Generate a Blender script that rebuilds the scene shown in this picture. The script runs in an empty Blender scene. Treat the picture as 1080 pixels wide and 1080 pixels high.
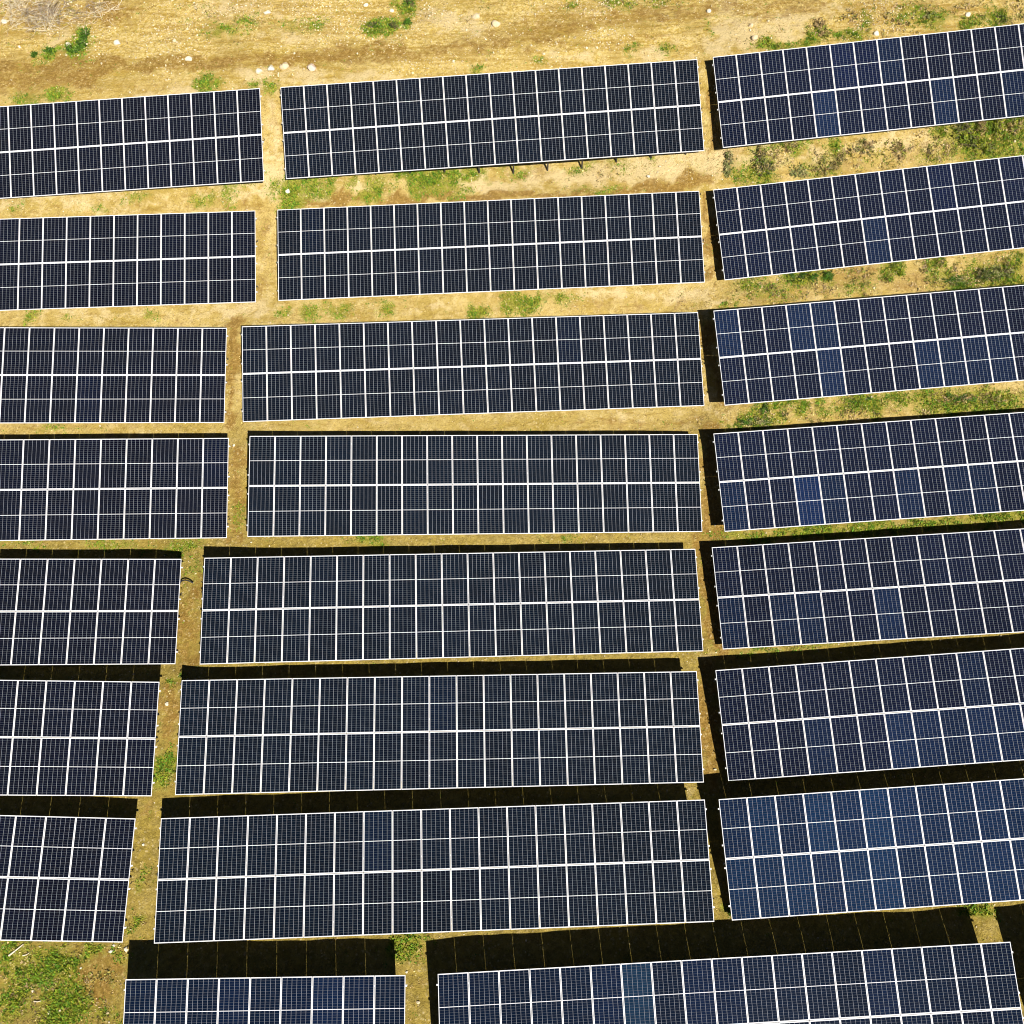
import bpy, math, random
import numpy as np
R = math.radians
rnd = random.Random(11)
rng = np.random.default_rng(11)
S = bpy.context.scene
COL = S.collection

# ------------------------------------------------------------------ camera, sun
CAM_H = 39.0
PITCH = R(28.0)
FPX = 1000.0                                   # focal length in pixels of the 1080 px photograph
SUN = np.array([-0.4414, 0.8846, -1.0]); SUN /= np.linalg.norm(SUN)     # the way sunlight travels

cam_d = bpy.data.cameras.new('camera'); cam = bpy.data.objects.new('camera', cam_d); COL.objects.link(cam)
cam.location = (0, 0, CAM_H); cam.rotation_euler = (PITCH, 0, 0)
cam_d.sensor_width = 36; cam_d.lens = 36 * FPX / 1080; cam_d.clip_end = 5000
S.camera = cam
S.cycles.filter_width = 1.05

# ------------------------------------------------------------------ tables of panels (row, column, modules, anchor x y z, yaw, slope, tilt)
ASP = 2.0163; PW = 1.06; SL = 2 * ASP * PW     # module pitch across, whole slope length
ROWS = [
    (1, 2, 18, -10.423, 35.512, -30.019, 3.525, 1.693, 25.836),
    (2, 2, 18, -10.559, 30.299, -32.301, 1.488, 1.948, 21.696),
    (3, 2, 19, -11.723, 24.640, -33.560, 3.057, -0.957, 21.110),
    (4, 2, 18, -10.965, 19.471, -34.316, 2.258, -3.074, 19.494),
    (5, 2, 19, -12.335, 14.249, -35.139, 2.751, -3.310, 14.413),
    (6, 2, 19, -12.719, 9.397, -35.929, 1.860, -2.462, 14.721),
    (7, 2, 19, -12.831, 4.348, -36.533, 2.127, -1.075, 13.747),
    (8, 2, 19, -2.472, -0.782, -36.922, 2.920, -0.377, 13.628),
    (8, 1, 9, -13.168, -0.913, -36.709, 0.812, -0.819, 18.358),
    (1, 1, -15, -11.293, 35.165, -29.810, 1.682, 3.299, 26.186),
    (2, 1, -14, -11.496, 30.097, -32.158, 1.938, 0.587, 21.832),
    (3, 1, -12, -12.517, 24.746, -33.785, 1.659, -2.261, 20.677),
    (4, 1, -12, -11.958, 19.636, -34.751, 1.912, -2.246, 21.052),
    (5, 1, -10, -13.515, 14.501, -35.813, 1.826, -4.039, 16.820),
    (6, 1, -9, -13.585, 9.344, -35.971, 0.371, -3.457, 19.354),
    (7, 1, -8, -13.863, 4.361, -36.578, -0.521, -5.088, 17.175),
    (1, 3, 16, 9.316, 36.544, -29.202, 4.237, 3.816, 24.265),
    (2, 3, 16, 9.286, 30.985, -31.749, 4.069, 4.504, 21.229),
    (3, 3, 15, 8.968, 25.194, -33.147, 4.484, 1.881, 20.029),
    (4, 3, 15, 8.749, 19.939, -34.811, 3.814, 1.388, 17.167),
    (5, 3, 14, 8.467, 15.253, -36.222, 2.310, 3.259, 13.200),
    (6, 3, 14, 8.232, 10.094, -36.797, 3.426, 2.719, 15.119),
    (7, 3, 13, 7.884, 5.132, -37.016, 3.526, 1.514, 15.294),
]
DROP_TOP = {  # height of the upper edge over the ground where its shadow falls: left end, right end
    (1, 2): (.5, .5), (2, 2): (.55, .55), (3, 2): (.68, .68), (4, 2): (1.03, .80), (5, 2): (1.05, .78), (6, 2): (.98, 1.05), (7, 2): (1.1, 1.03), (8, 2): (1.35, 1.4),
    (8, 1): (1.4, 1.33), (1, 1): (.5, .5), (2, 1): (.55, .55), (3, 1): (.8, .8), (4, 1): (1.05, 1.05), (5, 1): (1.1, 1.1), (6, 1): (1.07, 1.07), (7, 1): (1.05, 1.05),
    (1, 3): (.48, .48), (2, 3): (.58, .58), (3, 3): (.68, .7), (4, 3): (.68, .8), (5, 3): (.75, .95), (6, 3): (.95, 1.05), (7, 3): (1.42, 1.3), (8, 3): (1.4, 1.4)}
DROP_LOW = {(1, 2): .95, (1, 1): .5, (1, 3): .55, (2, 3): .68, (3, 3): .62, (4, 3): .62, (5, 3): .6, (6, 3): .62, (7, 3): .8, (7, 2): .72, (7, 1): .72}

def rot(yaw, sl, ti):
    cz, sz, cy, sy, cx, sx = math.cos(yaw), math.sin(yaw), math.cos(sl), math.sin(sl), math.cos(ti), math.sin(ti)
    return (np.array([[cz, -sz, 0], [sz, cz, 0], [0, 0, 1]]) @ np.array([[cy, 0, -sy], [0, 1, 0], [sy, 0, cy]]) @ np.array([[1, 0, 0], [0, cx, -sx], [0, sx, cx]]))

TABLES = []
for (row, c, n, x, y, z, yw, sl, ti) in ROWS:
    M = rot(R(yw), R(sl), R(ti)); P = np.array([x, y, z + CAM_H])
    left = P if n > 0 else P + M[:, 0] * n * PW
    TABLES.append(dict(row=row, col=c, n=abs(n), left=left, M=M, ang=(R(yw), R(sl), R(ti))))
t8 = [t for t in TABLES if (t['row'], t['col']) == (8, 2)][0]        # the next table to the right: only its shadow reaches the picture
TABLES.append(dict(row=8, col=3, n=8, left=t8['left'] + t8['M'][:, 0] * (19 * PW + .95), M=t8['M'], ang=t8['ang']))

# ------------------------------------------------------------------ terrain height
pts, wts = [], []
for t in TABLES:
    k = (t['row'], t['col']); u, v = t['M'][:, 0], t['M'][:, 1]; Lm = t['n'] * PW
    d0, d1 = DROP_TOP[k]; dl = DROP_LOW.get(k, .66)
    m = max(3, int(Lm / 2.6))
    for i in range(m + 1):
        f = i / m; d = d0 + (d1 - d0) * f
        a = t['left'] + u * Lm * f
        top = a + v * SL / 2; low = a - v * SL / 2
        g = top + SUN / -SUN[2] * d
        pts.append(g); wts.append(.02)
        e = dl
        if k == (1, 2): e = .6 + .66 * max(0, 1 - abs(f - .60) / .40)
        pts.append(low - np.array([0, 0, e])); wts.append(.02 if k == (1, 2) else .12)
    if k[0] == 1:                                  # the track above the top row
        for i in range(m + 1):
            a = t['left'] + u * Lm * i / m + v * SL / 2
            for dy, dz in ((3.0, .1), (7.0, .7), (14, 2.4)):
                pts.append(np.array([a[0], a[1] + dy, a[2] - .5 + dz])); wts.append(.6)
pts = np.array(pts); wts = np.array(wts)
def tps(r2): return r2 * np.log(r2 + 1e-9) * .5
def fit_tps(P, w):
    n = len(P); X = P[:, :2] / 10
    K = tps(((X[:, None] - X[None]) ** 2).sum(-1)) + np.diag(w)
    Q = np.c_[np.ones(n), X]
    A = np.block([[K, Q], [Q.T, np.zeros((3, 3))]])
    return X, np.linalg.solve(A, np.r_[P[:, 2], 0, 0, 0])
TX, TC = fit_tps(pts, wts)
CX = np.arange(-56, 56.01, .5); CY = np.arange(-26, 80.01, .5)
gx, gy = np.meshgrid(CX, CY)
G = np.c_[gx.ravel(), gy.ravel()] / 10
Z = np.empty(len(G))
for i in range(0, len(G), 6000):
    q = G[i:i + 6000]
    Z[i:i + 6000] = tps(((q[:, None] - TX[None]) ** 2).sum(-1)) @ TC[:-3] + TC[-3] + q @ TC[-2:]
lin = np.linalg.lstsq(np.c_[np.ones(len(pts)), pts[:, :2]], pts[:, 2], rcond=None)[0]
plane = lin[0] + G * 10 @ lin[1:]
w = np.clip((np.maximum(np.maximum(np.abs(gx) - 34, -12 - gy), gy - 56).ravel()) / 14, 0, 1); w = w * w * (3 - 2 * w)
CZ = (Z * (1 - w) + plane * w).reshape(gx.shape)
Z0 = CZ.copy()
def clear_under(A, gap, pad):                       # the ground keeps clear of every table's underside
    for t in TABLES:
        u, v = t['M'][:, 0], t['M'][:, 1]; dx, dy = gx - t['left'][0], gy - t['left'][1]; D = u[0] * v[1] - u[1] * v[0]
        a = (dx * v[1] - dy * v[0]) / D; b = (u[0] * dy - u[1] * dx) / D
        hit = (a > -pad) & (a < t['n'] * PW + pad) & (np.abs(b) < SL / 2 + pad)
        A = np.where(hit, np.minimum(A, t['left'][2] + u[2] * a + v[2] * b - gap), A)
    return A
dig = Z0 - clear_under(Z0, .36, .25)
for _ in range(5):                                  # eased into the slope round about
    q = np.pad(dig, 1, mode='edge'); q = (q[:-2] + 2 * q[1:-1] + q[2:]) / 4; q = (q[:, :-2] + 2 * q[:, 1:-1] + q[:, 2:]) / 4
    dig = np.maximum(q, dig * .92)
CZ = clear_under(Z0 - dig, .24, .1)
def bilin(A, ax, ay, x, y):
    x = np.clip((np.asarray(x, float) - ax[0]) / (ax[1] - ax[0]), 0, len(ax) - 1.001); y = np.clip((np.asarray(y, float) - ay[0]) / (ay[1] - ay[0]), 0, len(ay) - 1.001)
    i = x.astype(int); j = y.astype(int); fx = x - i; fy = y - j
    return (A[j, i] * (1 - fx) + A[j, i + 1] * fx) * (1 - fy) + (A[j + 1, i] * (1 - fx) + A[j + 1, i + 1] * fx) * fy
NL = rng.random((256, 256))
def vnoise(x, y, s):
    x = np.asarray(x, float) / s + 1000.3; y = np.asarray(y, float) / s + 1000.7
    i = np.floor(x).astype(int); j = np.floor(y).astype(int); fx = x - i; fy = y - j
    fx = fx * fx * (3 - 2 * fx); fy = fy * fy * (3 - 2 * fy)
    a = NL[j % 256, i % 256]; b = NL[j % 256, (i + 1) % 256]; c = NL[(j + 1) % 256, i % 256]; d = NL[(j + 1) % 256, (i + 1) % 256]
    return (a * (1 - fx) + b * fx) * (1 - fy) + (c * (1 - fx) + d * fx) * fy - .5
def ground(x, y):
    return bilin(CZ, CX, CY, x, y) + .10 * vnoise(x, y, 1.7) + .06 * vnoise(x, y, .6)
def at(px, py):
    """the ground point seen at a pixel of the 1080 px photograph"""
    c, s = math.cos(PITCH), math.sin(PITCH)
    a, b = (px - 540) / FPX, (540 - py) / FPX
    d = np.array([a, b * c + s, b * s - c]); t = 36.0
    for _ in range(30):
        p = d * t; z = float(bilin(CZ, CX, CY, p[0], p[1])) - CAM_H
        t = .5 * t + .5 * z / d[2]
    p = d * t
    return np.array([p[0], p[1], z + CAM_H]), t / FPX         # the point, metres per pixel there

# ------------------------------------------------------------------ helpers
def tag(o, label=None, cat=None, group=None, kind=None):
    if label: o['label'] = label
    if cat: o['category'] = cat
    if group: o['group'] = group
    if kind: o['kind'] = kind
    return o
def obj(name, data, parent=None, loc=None, rotation=None):
    o = bpy.data.objects.new(name, data); COL.objects.link(o)
    if parent: o.parent = parent
    if loc is not None: o.location = tuple(float(q) for q in loc)
    if rotation is not None: o.rotation_euler = rotation
    return o
def mesh(name, V, F, mats, idx=None, smooth=False):
    me = bpy.data.meshes.new(name); me.from_pydata([tuple(map(float, v)) for v in V], [], [tuple(map(int, f)) for f in F])
    for m in mats: me.materials.append(m)
    if idx is not None: me.polygons.foreach_set('material_index', np.asarray(idx, np.int32))
    if smooth: me.polygons.foreach_set('use_smooth', [True] * len(me.polygons))
    me.update(); return me
def fast_mesh(name, V, F, mat, colors=None, smooth=False):
    """V (n,3), F (m,k) arrays; colors per vertex"""
    V = np.asarray(V, np.float32); F = np.asarray(F, np.int32); k = F.shape[1]
    me = bpy.data.meshes.new(name); me.vertices.add(len(V)); me.vertices.foreach_set('co', V.ravel())
    me.loops.add(F.size); me.loops.foreach_set('vertex_index', F.ravel())
    me.polygons.add(len(F)); me.polygons.foreach_set('loop_start', np.arange(0, F.size, k, dtype=np.int32)); me.polygons.foreach_set('loop_total', np.full(len(F), k, np.int32))
    if smooth: me.polygons.foreach_set('use_smooth', np.ones(len(F), bool))
    me.materials.append(mat)
    if colors is not None:
        at_ = me.color_attributes.new('tint', 'FLOAT_COLOR', 'POINT')
        at_.data.foreach_set('color', np.c_[colors, np.ones(len(V))].astype(np.float32).ravel())
    me.update(calc_edges=True); me.validate(); return me
def boxes(L):
    V, F = [], []
    for (x0, x1, y0, y1, z0, z1) in L:
        b = len(V)
        V += [(x0, y0, z0), (x1, y0, z0), (x1, y1, z0), (x0, y1, z0), (x0, y0, z1), (x1, y0, z1), (x1, y1, z1), (x0, y1, z1)]
        F += [tuple(b + q for q in f) for f in ((0, 3, 2, 1), (4, 5, 6, 7), (0, 1, 5, 4), (1, 2, 6, 5), (2, 3, 7, 6), (3, 0, 4, 7))]
    return V, F
def channel(length, axis, wid, dep, th):
    """a steel C-section: web and two lips, along x ('x'), y or z from 0 to length"""
    prof = [(0, 0), (wid, 0), (wid, th), (th, th), (th, dep - th), (wid, dep - th), (wid, dep), (0, dep)]
    n = len(prof); V, F = [], []
    for s in (0, length):
        for (p, q) in prof:
            p -= wid / 2; q -= dep / 2
            V.append((s, p, q) if axis == 'x' else (p, s, q) if axis == 'y' else (p, q, s))
    for i in range(n): F.append((i, (i + 1) % n, n + (i + 1) % n, n + i))
    F += [(0, 1, 2, 3), (0, 3, 4, 7), (4, 5, 6, 7), (n + 3, n + 2, n + 1, n), (n + 7, n + 4, n + 3, n), (n + 7, n + 6, n + 5, n + 4)]
    return V, F
def tube_geo(path, rad, k=6):
    V, F = [], []; path = [np.array(p, float) for p in path]
    for i, p in enumerate(path):
        d = path[min(i + 1, len(path) - 1)] - path[max(i - 1, 0)]; d /= np.linalg.norm(d) + 1e-9
        a = np.cross(d, (0, 0, 1.0)) if abs(d[2]) < .95 else np.cross(d, (1.0, 0, 0)); a /= np.linalg.norm(a); b = np.cross(d, a)
        r = rad[i] if hasattr(rad, '__len__') else rad
        for j in range(k):
            q = 2 * math.pi * j / k; V.append(p + r * (a * math.cos(q) + b * math.sin(q)))
    for i in range(len(path) - 1):
        for j in range(k): F.append((i * k + j, i * k + (j + 1) % k, (i + 1) * k + (j + 1) % k, (i + 1) * k + j))
    return V, F

# ------------------------------------------------------------------ materials
class NT:
    def __init__(s, name):
        s.m = bpy.data.materials.new(name); s.m.use_nodes = True; s.t = s.m.node_tree; s.b = s.t.nodes['Principled BSDF']
    def n(s, ty, **kw):
        o = s.t.nodes.new(ty)
        for k, v in kw.items(): setattr(o, k, v)
        return o
    def put(s, sock, v):
        if hasattr(v, 'links') or isinstance(v, bpy.types.NodeSocket): s.t.links.new(v, sock)
        else: sock.default_value = v
    def math(s, op, a, b=None, c=None, clamp=False):
        o = s.n('ShaderNodeMath', operation=op, use_clamp=clamp); s.put(o.inputs[0], a)
        if b is not None: s.put(o.inputs[1], b)
        if c is not None: s.put(o.inputs[2], c)
        return o.outputs[0]
    def mix(s, f, a, b, mode='MIX'):
        o = s.n('ShaderNodeMix', data_type='RGBA', blend_type=mode); s.put(o.inputs[0], f); s.put(o.inputs[6], a); s.put(o.inputs[7], b); return o.outputs[2]
    def noise(s, vec, scale, detail=4, rough=.6, dist=0):
        o = s.n('ShaderNodeTexNoise'); s.put(o.inputs['Vector'], vec); o.inputs['Scale'].default_value = scale; o.inputs['Detail'].default_value = detail
        o.inputs['Roughness'].default_value = rough; o.inputs['Distortion'].default_value = dist; return o.outputs['Fac']
    def ramp(s, v, a, b, lo=0., hi=1.):
        o = s.n('ShaderNodeMapRange', interpolation_type='SMOOTHSTEP'); s.put(o.inputs[0], v)
        for i, q in enumerate((a, b, lo, hi)): o.inputs[i + 1].default_value = q
        return o.outputs[0]
    def set(s, **kw):
        for k, v in kw.items(): s.put(s.b.inputs[k.replace('_', ' ')], v)
        return s.m
def c4(r, g, b): return (r, g, b, 1)

def m_cells():
    k = NT('solar_cells'); tc = k.n('ShaderNodeTexCoord'); sx = k.n('ShaderNodeSeparateXYZ'); k.t.links.new(tc.outputs['Object'], sx.inputs[0])
    x, y = sx.outputs[0], sx.outputs[1]
    ax, ay = .501, 1.029; p = 2 * ax / 6; q = (ay - .011) / 12
    def line(v, pitch, hw, off=0.):
        f = k.math('FRACT', k.math('ADD', k.math('DIVIDE', v, pitch), 50.5 + off)); d = k.math('MULTIPLY', k.math('ABSOLUTE', k.math('SUBTRACT', f, .5)), pitch)
        return k.math('LESS_THAN', d, hw)
    absy = k.math('ABSOLUTE', y); absx = k.math('ABSOLUTE', x)
    vl = line(x, p, .0046)
    hl = line(k.math('SUBTRACT', absy, .011), q, .0034)
    border = k.math('MAXIMUM', k.math('MAXIMUM', k.math('GREATER_THAN', absx, ax), k.math('GREATER_THAN', absy, ay)), k.math('LESS_THAN', absy, .0095))
    oi = k.n('ShaderNodeObjectInfo')
    n1 = k.noise(tc.outputs['Object'], 2.2, 3)
    cell = k.n('ShaderNodeTexWhiteNoise'); cv = k.n('ShaderNodeCombineXYZ')
    k.put(cv.inputs[0], k.math('FLOOR', k.math('DIVIDE', x, p))); k.put(cv.inputs[1], k.math('FLOOR', k.math('DIVIDE', y, q))); k.put(cv.inputs[2], k.math('MULTIPLY', oi.outputs['Random'], 37.)); k.t.links.new(cv.outputs[0], cell.inputs['Vector'])
    var = k.math('ADD', k.math('ADD', .70, k.math('MULTIPLY', n1, .45)), k.math('MULTIPLY', cell.outputs['Value'], .22))
    base = k.mix(1., oi.outputs['Color'], k.mix(0., c4(1, 1, 1), c4(0, 0, 0)), 'MULTIPLY')
    sc = k.n('ShaderNodeVectorMath', operation='SCALE'); k.t.links.new(oi.outputs['Color'], sc.inputs[0]); k.put(sc.inputs['Scale'], var)
    col = k.mix(hl, sc.outputs[0], c4(.075, .083, .10))
    col = k.mix(vl, col, c4(.205, .215, .25))
    col = k.mix(border, col, c4(.62, .62, .66))
    dust = k.ramp(k.noise(tc.outputs['Object'], 5., 5, .7), .45, .8, 0., .018)
    col = k.mix(dust, col, c4(.5, .42, .28))
    return k.set(Base_Color=col, Roughness=.14, IOR=1.16)
def m_simple(name, col, rough=.5, metal=0., var=.25, scale=8.):
    k = NT(name); tc = k.n('ShaderNodeTexCoord'); n1 = k.noise(tc.outputs['Object'], scale, 5)
    a = tuple(q * (1 - var) for q in col) + (1,); b = tuple(q * (1 + var) for q in col) + (1,)
    return k.set(Base_Color=k.mix(n1, a, b), Roughness=rough, Metallic=metal)
def m_tint(name, rough=.7, sub=0.):
    k = NT(name); a = k.n('ShaderNodeAttribute', attribute_name='tint')
    return k.set(Base_Color=a.outputs['Color'], Roughness=rough, Specular_IOR_Level=.25)
M_CELL = m_cells()
M_FRAME = m_simple('anodised_frame', (.68, .68, .70), .42, 0., .05, 3.)
M_BACK = m_simple('dark_backsheet', (.05, .05, .055), .6, 0., .05)  # panel underside darkened to cut bounce light and deepen the shade below
M_GALV = m_simple('galvanised_steel', (.58, .58, .57), .45, .3, .15, 12.)
M_POST = m_simple('weathered_post_steel', (.035, .028, .022), .75, 0., .35, 9.)
M_BLACK = m_simple('black_plastic', (.012, .012, .013), .6)
M_LEAF = m_tint('leaf'); M_ROCK = m_tint('limestone', .9); M_TWIG = m_simple('dry_twig', (.30, .24, .17), .9, 0., .4, 6.)
M_STICK = m_simple('bleached_wood', (.62, .54, .38), .85, 0., .2, 6.)

# ------------------------------------------------------------------ ground sheet with its cover masks
GX = np.r_[-1500, -700, -350, -180, -100, -70, np.arange(-54, -34, 1.5), np.arange(-34, 34.01, .2), np.arange(35.5, 54, 1.5), 70, 100, 180, 350, 700, 1500]
GY = np.r_[-1500, -700, -350, -180, -90, -50, np.arange(-25, -9, 1.5), np.arange(-8, 54.01, .2), np.arange(55.5, 78, 1.5), 100, 140, 220, 400, 800, 1500]
X, Y = np.meshgrid(GX, GY)
ZZ = ground(X, Y)
far = np.maximum(np.maximum(np.abs(X) - 56, np.maximum(-26 - Y, Y - 80)), 0)
ZZ = ZZ + np.where(Y > 80, np.minimum(Y - 80, 120) * .2, 0) - np.where(Y < -26, np.minimum(-26 - Y, 60) * .1, 0)
grass = np.zeros_like(X); brown = np.zeros_like(X); pale = np.zeros_like(X)
inner = (np.abs(X) < 36) & (Y > -10) & (Y < 56)
XW = X + .75 * vnoise(X, Y, .7) + .45 * vnoise(X + 31, Y, .28); YW = Y + .6 * vnoise(X, Y + 57, .7) + .4 * vnoise(X + 11, Y + 23, .28)
def blob(A, px, py, rx, ry, v=1.):
    p, s = at(px, py); c = math.cos(math.atan2(math.hypot(p[0], p[1]), CAM_H - p[2]))
    wx = max(rx * s, .12); wy = max(ry * s / max(c, .4), .12)
    d2 = ((XW - p[0]) / wx) ** 2 + ((YW - p[1]) / wy) ** 2
    np.maximum(A, v * np.exp(-.6 * d2), out=A)
def band(A, P, hw, v=1.):
    """a stroke along photograph points, half-width in pixels"""
    W = [at(*p) for p in P]
    for (a, s), (b, s2) in zip(W[:-1], W[1:]):
        ab = b[:2] - a[:2]; L2 = ab @ ab
        t = np.clip(((XW - a[0]) * ab[0] + (YW - a[1]) * ab[1]) / L2, 0, 1)
        d2 = ((XW - a[0] - t * ab[0]) ** 2 + (YW - a[1] - t * ab[1]) ** 2) / (hw * s * 1.3) ** 2
        np.maximum(A, v * np.exp(-.7 * d2 * d2), out=A)
# green growth
for q in [(83, 50, 11, 10, 1), (52, 55, 10, 5, .9), (30, 104, 14, 5, .6), (60, 103, 14, 5, .8), (220, 88, 8, 6, .8), (265, 90, 8, 4, .8), (287, 93, 6, 5, .8),
          (230, 33, 16, 4, .6), (255, 25, 12, 5, .5), (300, 27, 14, 4, .5), (330, 26, 14, 4, .5), (395, 27, 16, 6, .9), (415, 28, 6, 6, 1), (430, 24, 6, 5, 1), (430, 3, 8, 8, 1), (502, 72, 8, 3, .8), (705, 55, 14, 6, .5), (665, 55, 5, 5, .6), (575, 66, 8, 4, .5),
          (310, 207, 12, 11, 1), (303, 195, 8, 8, .7), (287, 197, 6, 7, .6), (330, 195, 12, 6, .8), (345, 195, 8, 6, .9), (355, 190, 4, 4, .8), (372, 189, 4, 3, .7), (393, 196, 8, 10, .8), (390, 206, 8, 6, .8), (372, 202, 4, 4, .5), (410, 198, 4, 4, .5), (420, 186, 14, 3, 1), (440, 190, 12, 9, 1), (460, 192, 16, 10, 1), (480, 190, 10, 8, 1), (495, 192, 4, 6, .9), (500, 179, 10, 3, .9), (512, 188, 4, 3, .6), (440, 182, 10, 4, .7), (545, 178, 20, 4, .5), (610, 175, 14, 4, .5), (650, 172, 12, 4, .5), (690, 170, 6, 6, .4), (630, 200, 20, 4, .5),
          (235, 205, 9, 9, .6), (213, 214, 7, 6, .7), (152, 211, 8, 5, .6), (135, 215, 10, 4, .5), (105, 220, 6, 3, .5), (20, 214, 8, 4, .4), (260, 196, 8, 4, .5),
          (330, 328, 10, 8, .7), (360, 325, 14, 8, .6), (405, 326, 12, 6, .6), (505, 330, 10, 7, .8), (545, 322, 12, 8, .8), (562, 320, 10, 6, .8), (590, 318, 14, 6, .6), (32, 333, 8, 6, .7), (160, 333, 8, 5, .5), (70, 335, 12, 4, .4), (300, 330, 6, 6, .5),
          (845, 294, 20, 7, 1), (873, 292, 7, 6, .9), (790, 300, 22, 8, .55), (815, 310, 30, 8, .45), (768, 322, 6, 4, .9), (940, 283, 7, 6, 1), (992, 277, 10, 5, .9), (1010, 298, 16, 7, 1), (1050, 291, 24, 10, .9), (1070, 280, 14, 8, .7), (900, 305, 24, 6, .4),
          (832, 155, 14, 6, .8), (800, 178, 14, 12, .8), (880, 150, 9, 7, .8), (855, 150, 6, 5, .7), (870, 180, 20, 7, .5), (990, 137, 10, 4, .9), (1040, 145, 34, 14, 1), (1070, 135, 12, 16, .9), (920, 170, 20, 5, .4), (980, 168, 14, 5, .5), (785, 185, 12, 8, .6),
          (795, 446, 26, 5, 1), (805, 432, 8, 6, .8), (825, 425, 20, 4, .9), (843, 430, 4, 8, .9), (860, 424, 8, 4, .8), (875, 434, 20, 5, .5), (910, 422, 20, 6, 1), (950, 420, 30, 8, .6), (1010, 422, 40, 10, .8), (1040, 428, 30, 8, .8), (1065, 418, 12, 6, .7),
          (800, 565, 40, 5, .8), (880, 560, 50, 5, .9), (960, 553, 60, 5, .9), (1050, 546, 40, 5, .9), (800, 688, 30, 4, .6), (870, 683, 40, 4, .5),
          (390, 570, 18, 5, .7), (590, 567, 22, 4, .5), (190, 577, 22, 7, .6), (120, 575, 40, 5, .5), (30, 574, 30, 4, .5), (250, 545, 8, 10, .45), (60, 451, 20, 3, .4), (320, 449, 20, 3, .3),
          (172, 812, 9, 16, .8), (162, 826, 8, 10, .7), (180, 715, 8, 8, .5), (150, 970, 10, 10, .6), (152, 930, 8, 6, .6), (185, 580, 10, 20, .5), (205, 600, 10, 14, .4),
          (10, 1000, 14, 14, .8), (40, 1018, 22, 14, 1), (60, 1022, 14, 10, 1), (20, 1050, 14, 12, .9), (70, 1060, 18, 18, 1), (60, 1075, 20, 14, 1), (10, 1075, 16, 10, .7), (85, 1005, 20, 8, .7), (110, 1075, 20, 8, .6), (130, 1000, 8, 12, .5), (5, 1030, 10, 10, .6), (90, 1000, 14, 6, .7),
          (432, 1000, 14, 12, .9), (420, 1012, 12, 8, .6), (1035, 962, 16, 6, .8), (770, 960, 4, 7, 1),
          (960, 14, 14, 5, .6), (980, 20, 16, 8, .7), (1025, 22, 14, 5, .7), (1058, 18, 12, 5, .8), (918, 26, 8, 8, .7), (850, 40, 14, 4, .8), (815, 48, 16, 4, .9), (795, 46, 6, 3, 1), (895, 38, 12, 4, .9), (867, 36, 8, 5, .7), (745, 28, 8, 6, .4), (650, 4, 14, 5, .6), (690, 4, 18, 4, .5), (605, 6, 6, 4, .6)]:
    blob(grass, *q)
# darker, browner earth
band(brown, [(-40, 76), (60, 70), (140, 68), (240, 66), (320, 58), (420, 52)], 9, .75)
band(brown, [(-40, 86), (40, 84), (110, 80)], 6, .8)
band(brown, [(330, 62), (420, 58), (520, 46), (600, 30), (660, 18), (760, 8), (860, 6)], 10, .65)
band(brown, [(520, 32), (560, 22), (620, 20)], 7, .6)
band(brown, [(560, 52), (640, 44), (700, 36)], 7, .5)
for q in [(85, 82, 26, 8, 1), (20, 92, 30, 6, .7), (60, 90, 30, 5, .7), (110, 10, 30, 14, .85), (130, 18, 18, 10, .7), (40, 12, 44, 18, .7), (740, 8, 20, 6, .6), (800, 16, 18, 4, .7), (700, 20, 30, 6, .4), (980, 8, 70, 5, .5), (445, 18, 8, 6, .5)]: blob(brown, *q)
band(brown, [(325, 214), (380, 210), (440, 210), (520, 207), (600, 205), (660, 202)], 5, .95)
band(brown, [(655, 199), (700, 196), (738, 190)], 6, 1.)
band(brown, [(232, 218), (272, 220)], 3, .7); band(brown, [(276, 225), (280, 260), (278, 312)], 6, .6)
band(brown, [(285, 100), (292, 140), (294, 180)], 4, .5)
for q in [(690, 195, 10, 5, 1), (573, 180, 8, 5, .8), (542, 180, 14, 5, .6), (575, 193, 6, 4, .5), (265, 306, 10, 10, .5), (190, 338, 8, 4, .6), (753, 180, 14, 8, .4), (550, 327, 30, 5, .5), (640, 325, 60, 4, .55), (715, 322, 20, 4, .7)]: blob(brown, *q)
band(brown, [(749, 76), (756, 150)], 5, .9); band(brown, [(749, 212), (756, 288)], 5, 1.); band(brown, [(747, 342), (756, 420)], 6, 1.); band(brown, [(745, 455), (756, 565)], 8, 1.); band(brown, [(743, 575), (757, 690)], 8, 1.); band(brown, [(740, 700), (758, 830)], 9, .9)
band(brown, [(247, 340), (247, 400), (245, 445)], 7, .9); band(brown, [(250, 480), (252, 520), (248, 560)], 8, .75); band(brown, [(204, 615), (200, 650), (196, 700)], 10, .7); band(brown, [(178, 720), (175, 780)], 9, .8)
band(brown, [(740, 440), (660, 447), (600, 450)], 4, .6); band(brown, [(0, 452), (140, 450), (240, 449)], 4, .4); band(brown, [(260, 450), (600, 447)], 3, .4)
for q in [(100, 1050, 20, 20, .9), (90, 1030, 18, 12, .8), (120, 1020, 12, 20, .8), (40, 1040, 16, 6, .7), (55, 1010, 12, 6, .7), (12, 1037, 12, 8, .6), (105, 1010, 20, 8, .7), (160, 860, 8, 14, .6), (440, 1025, 10, 10, .5), (820, 315, 40, 8, .6), (900, 290, 50, 14, .6), (960, 300, 30, 12, .6), (850, 440, 60, 8, .4), (890, 180, 60, 8, .5), (960, 170, 40, 10, .5), (775, 175, 12, 18, .5), (770, 300, 20, 10, .4)]: blob(brown, *q)
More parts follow.
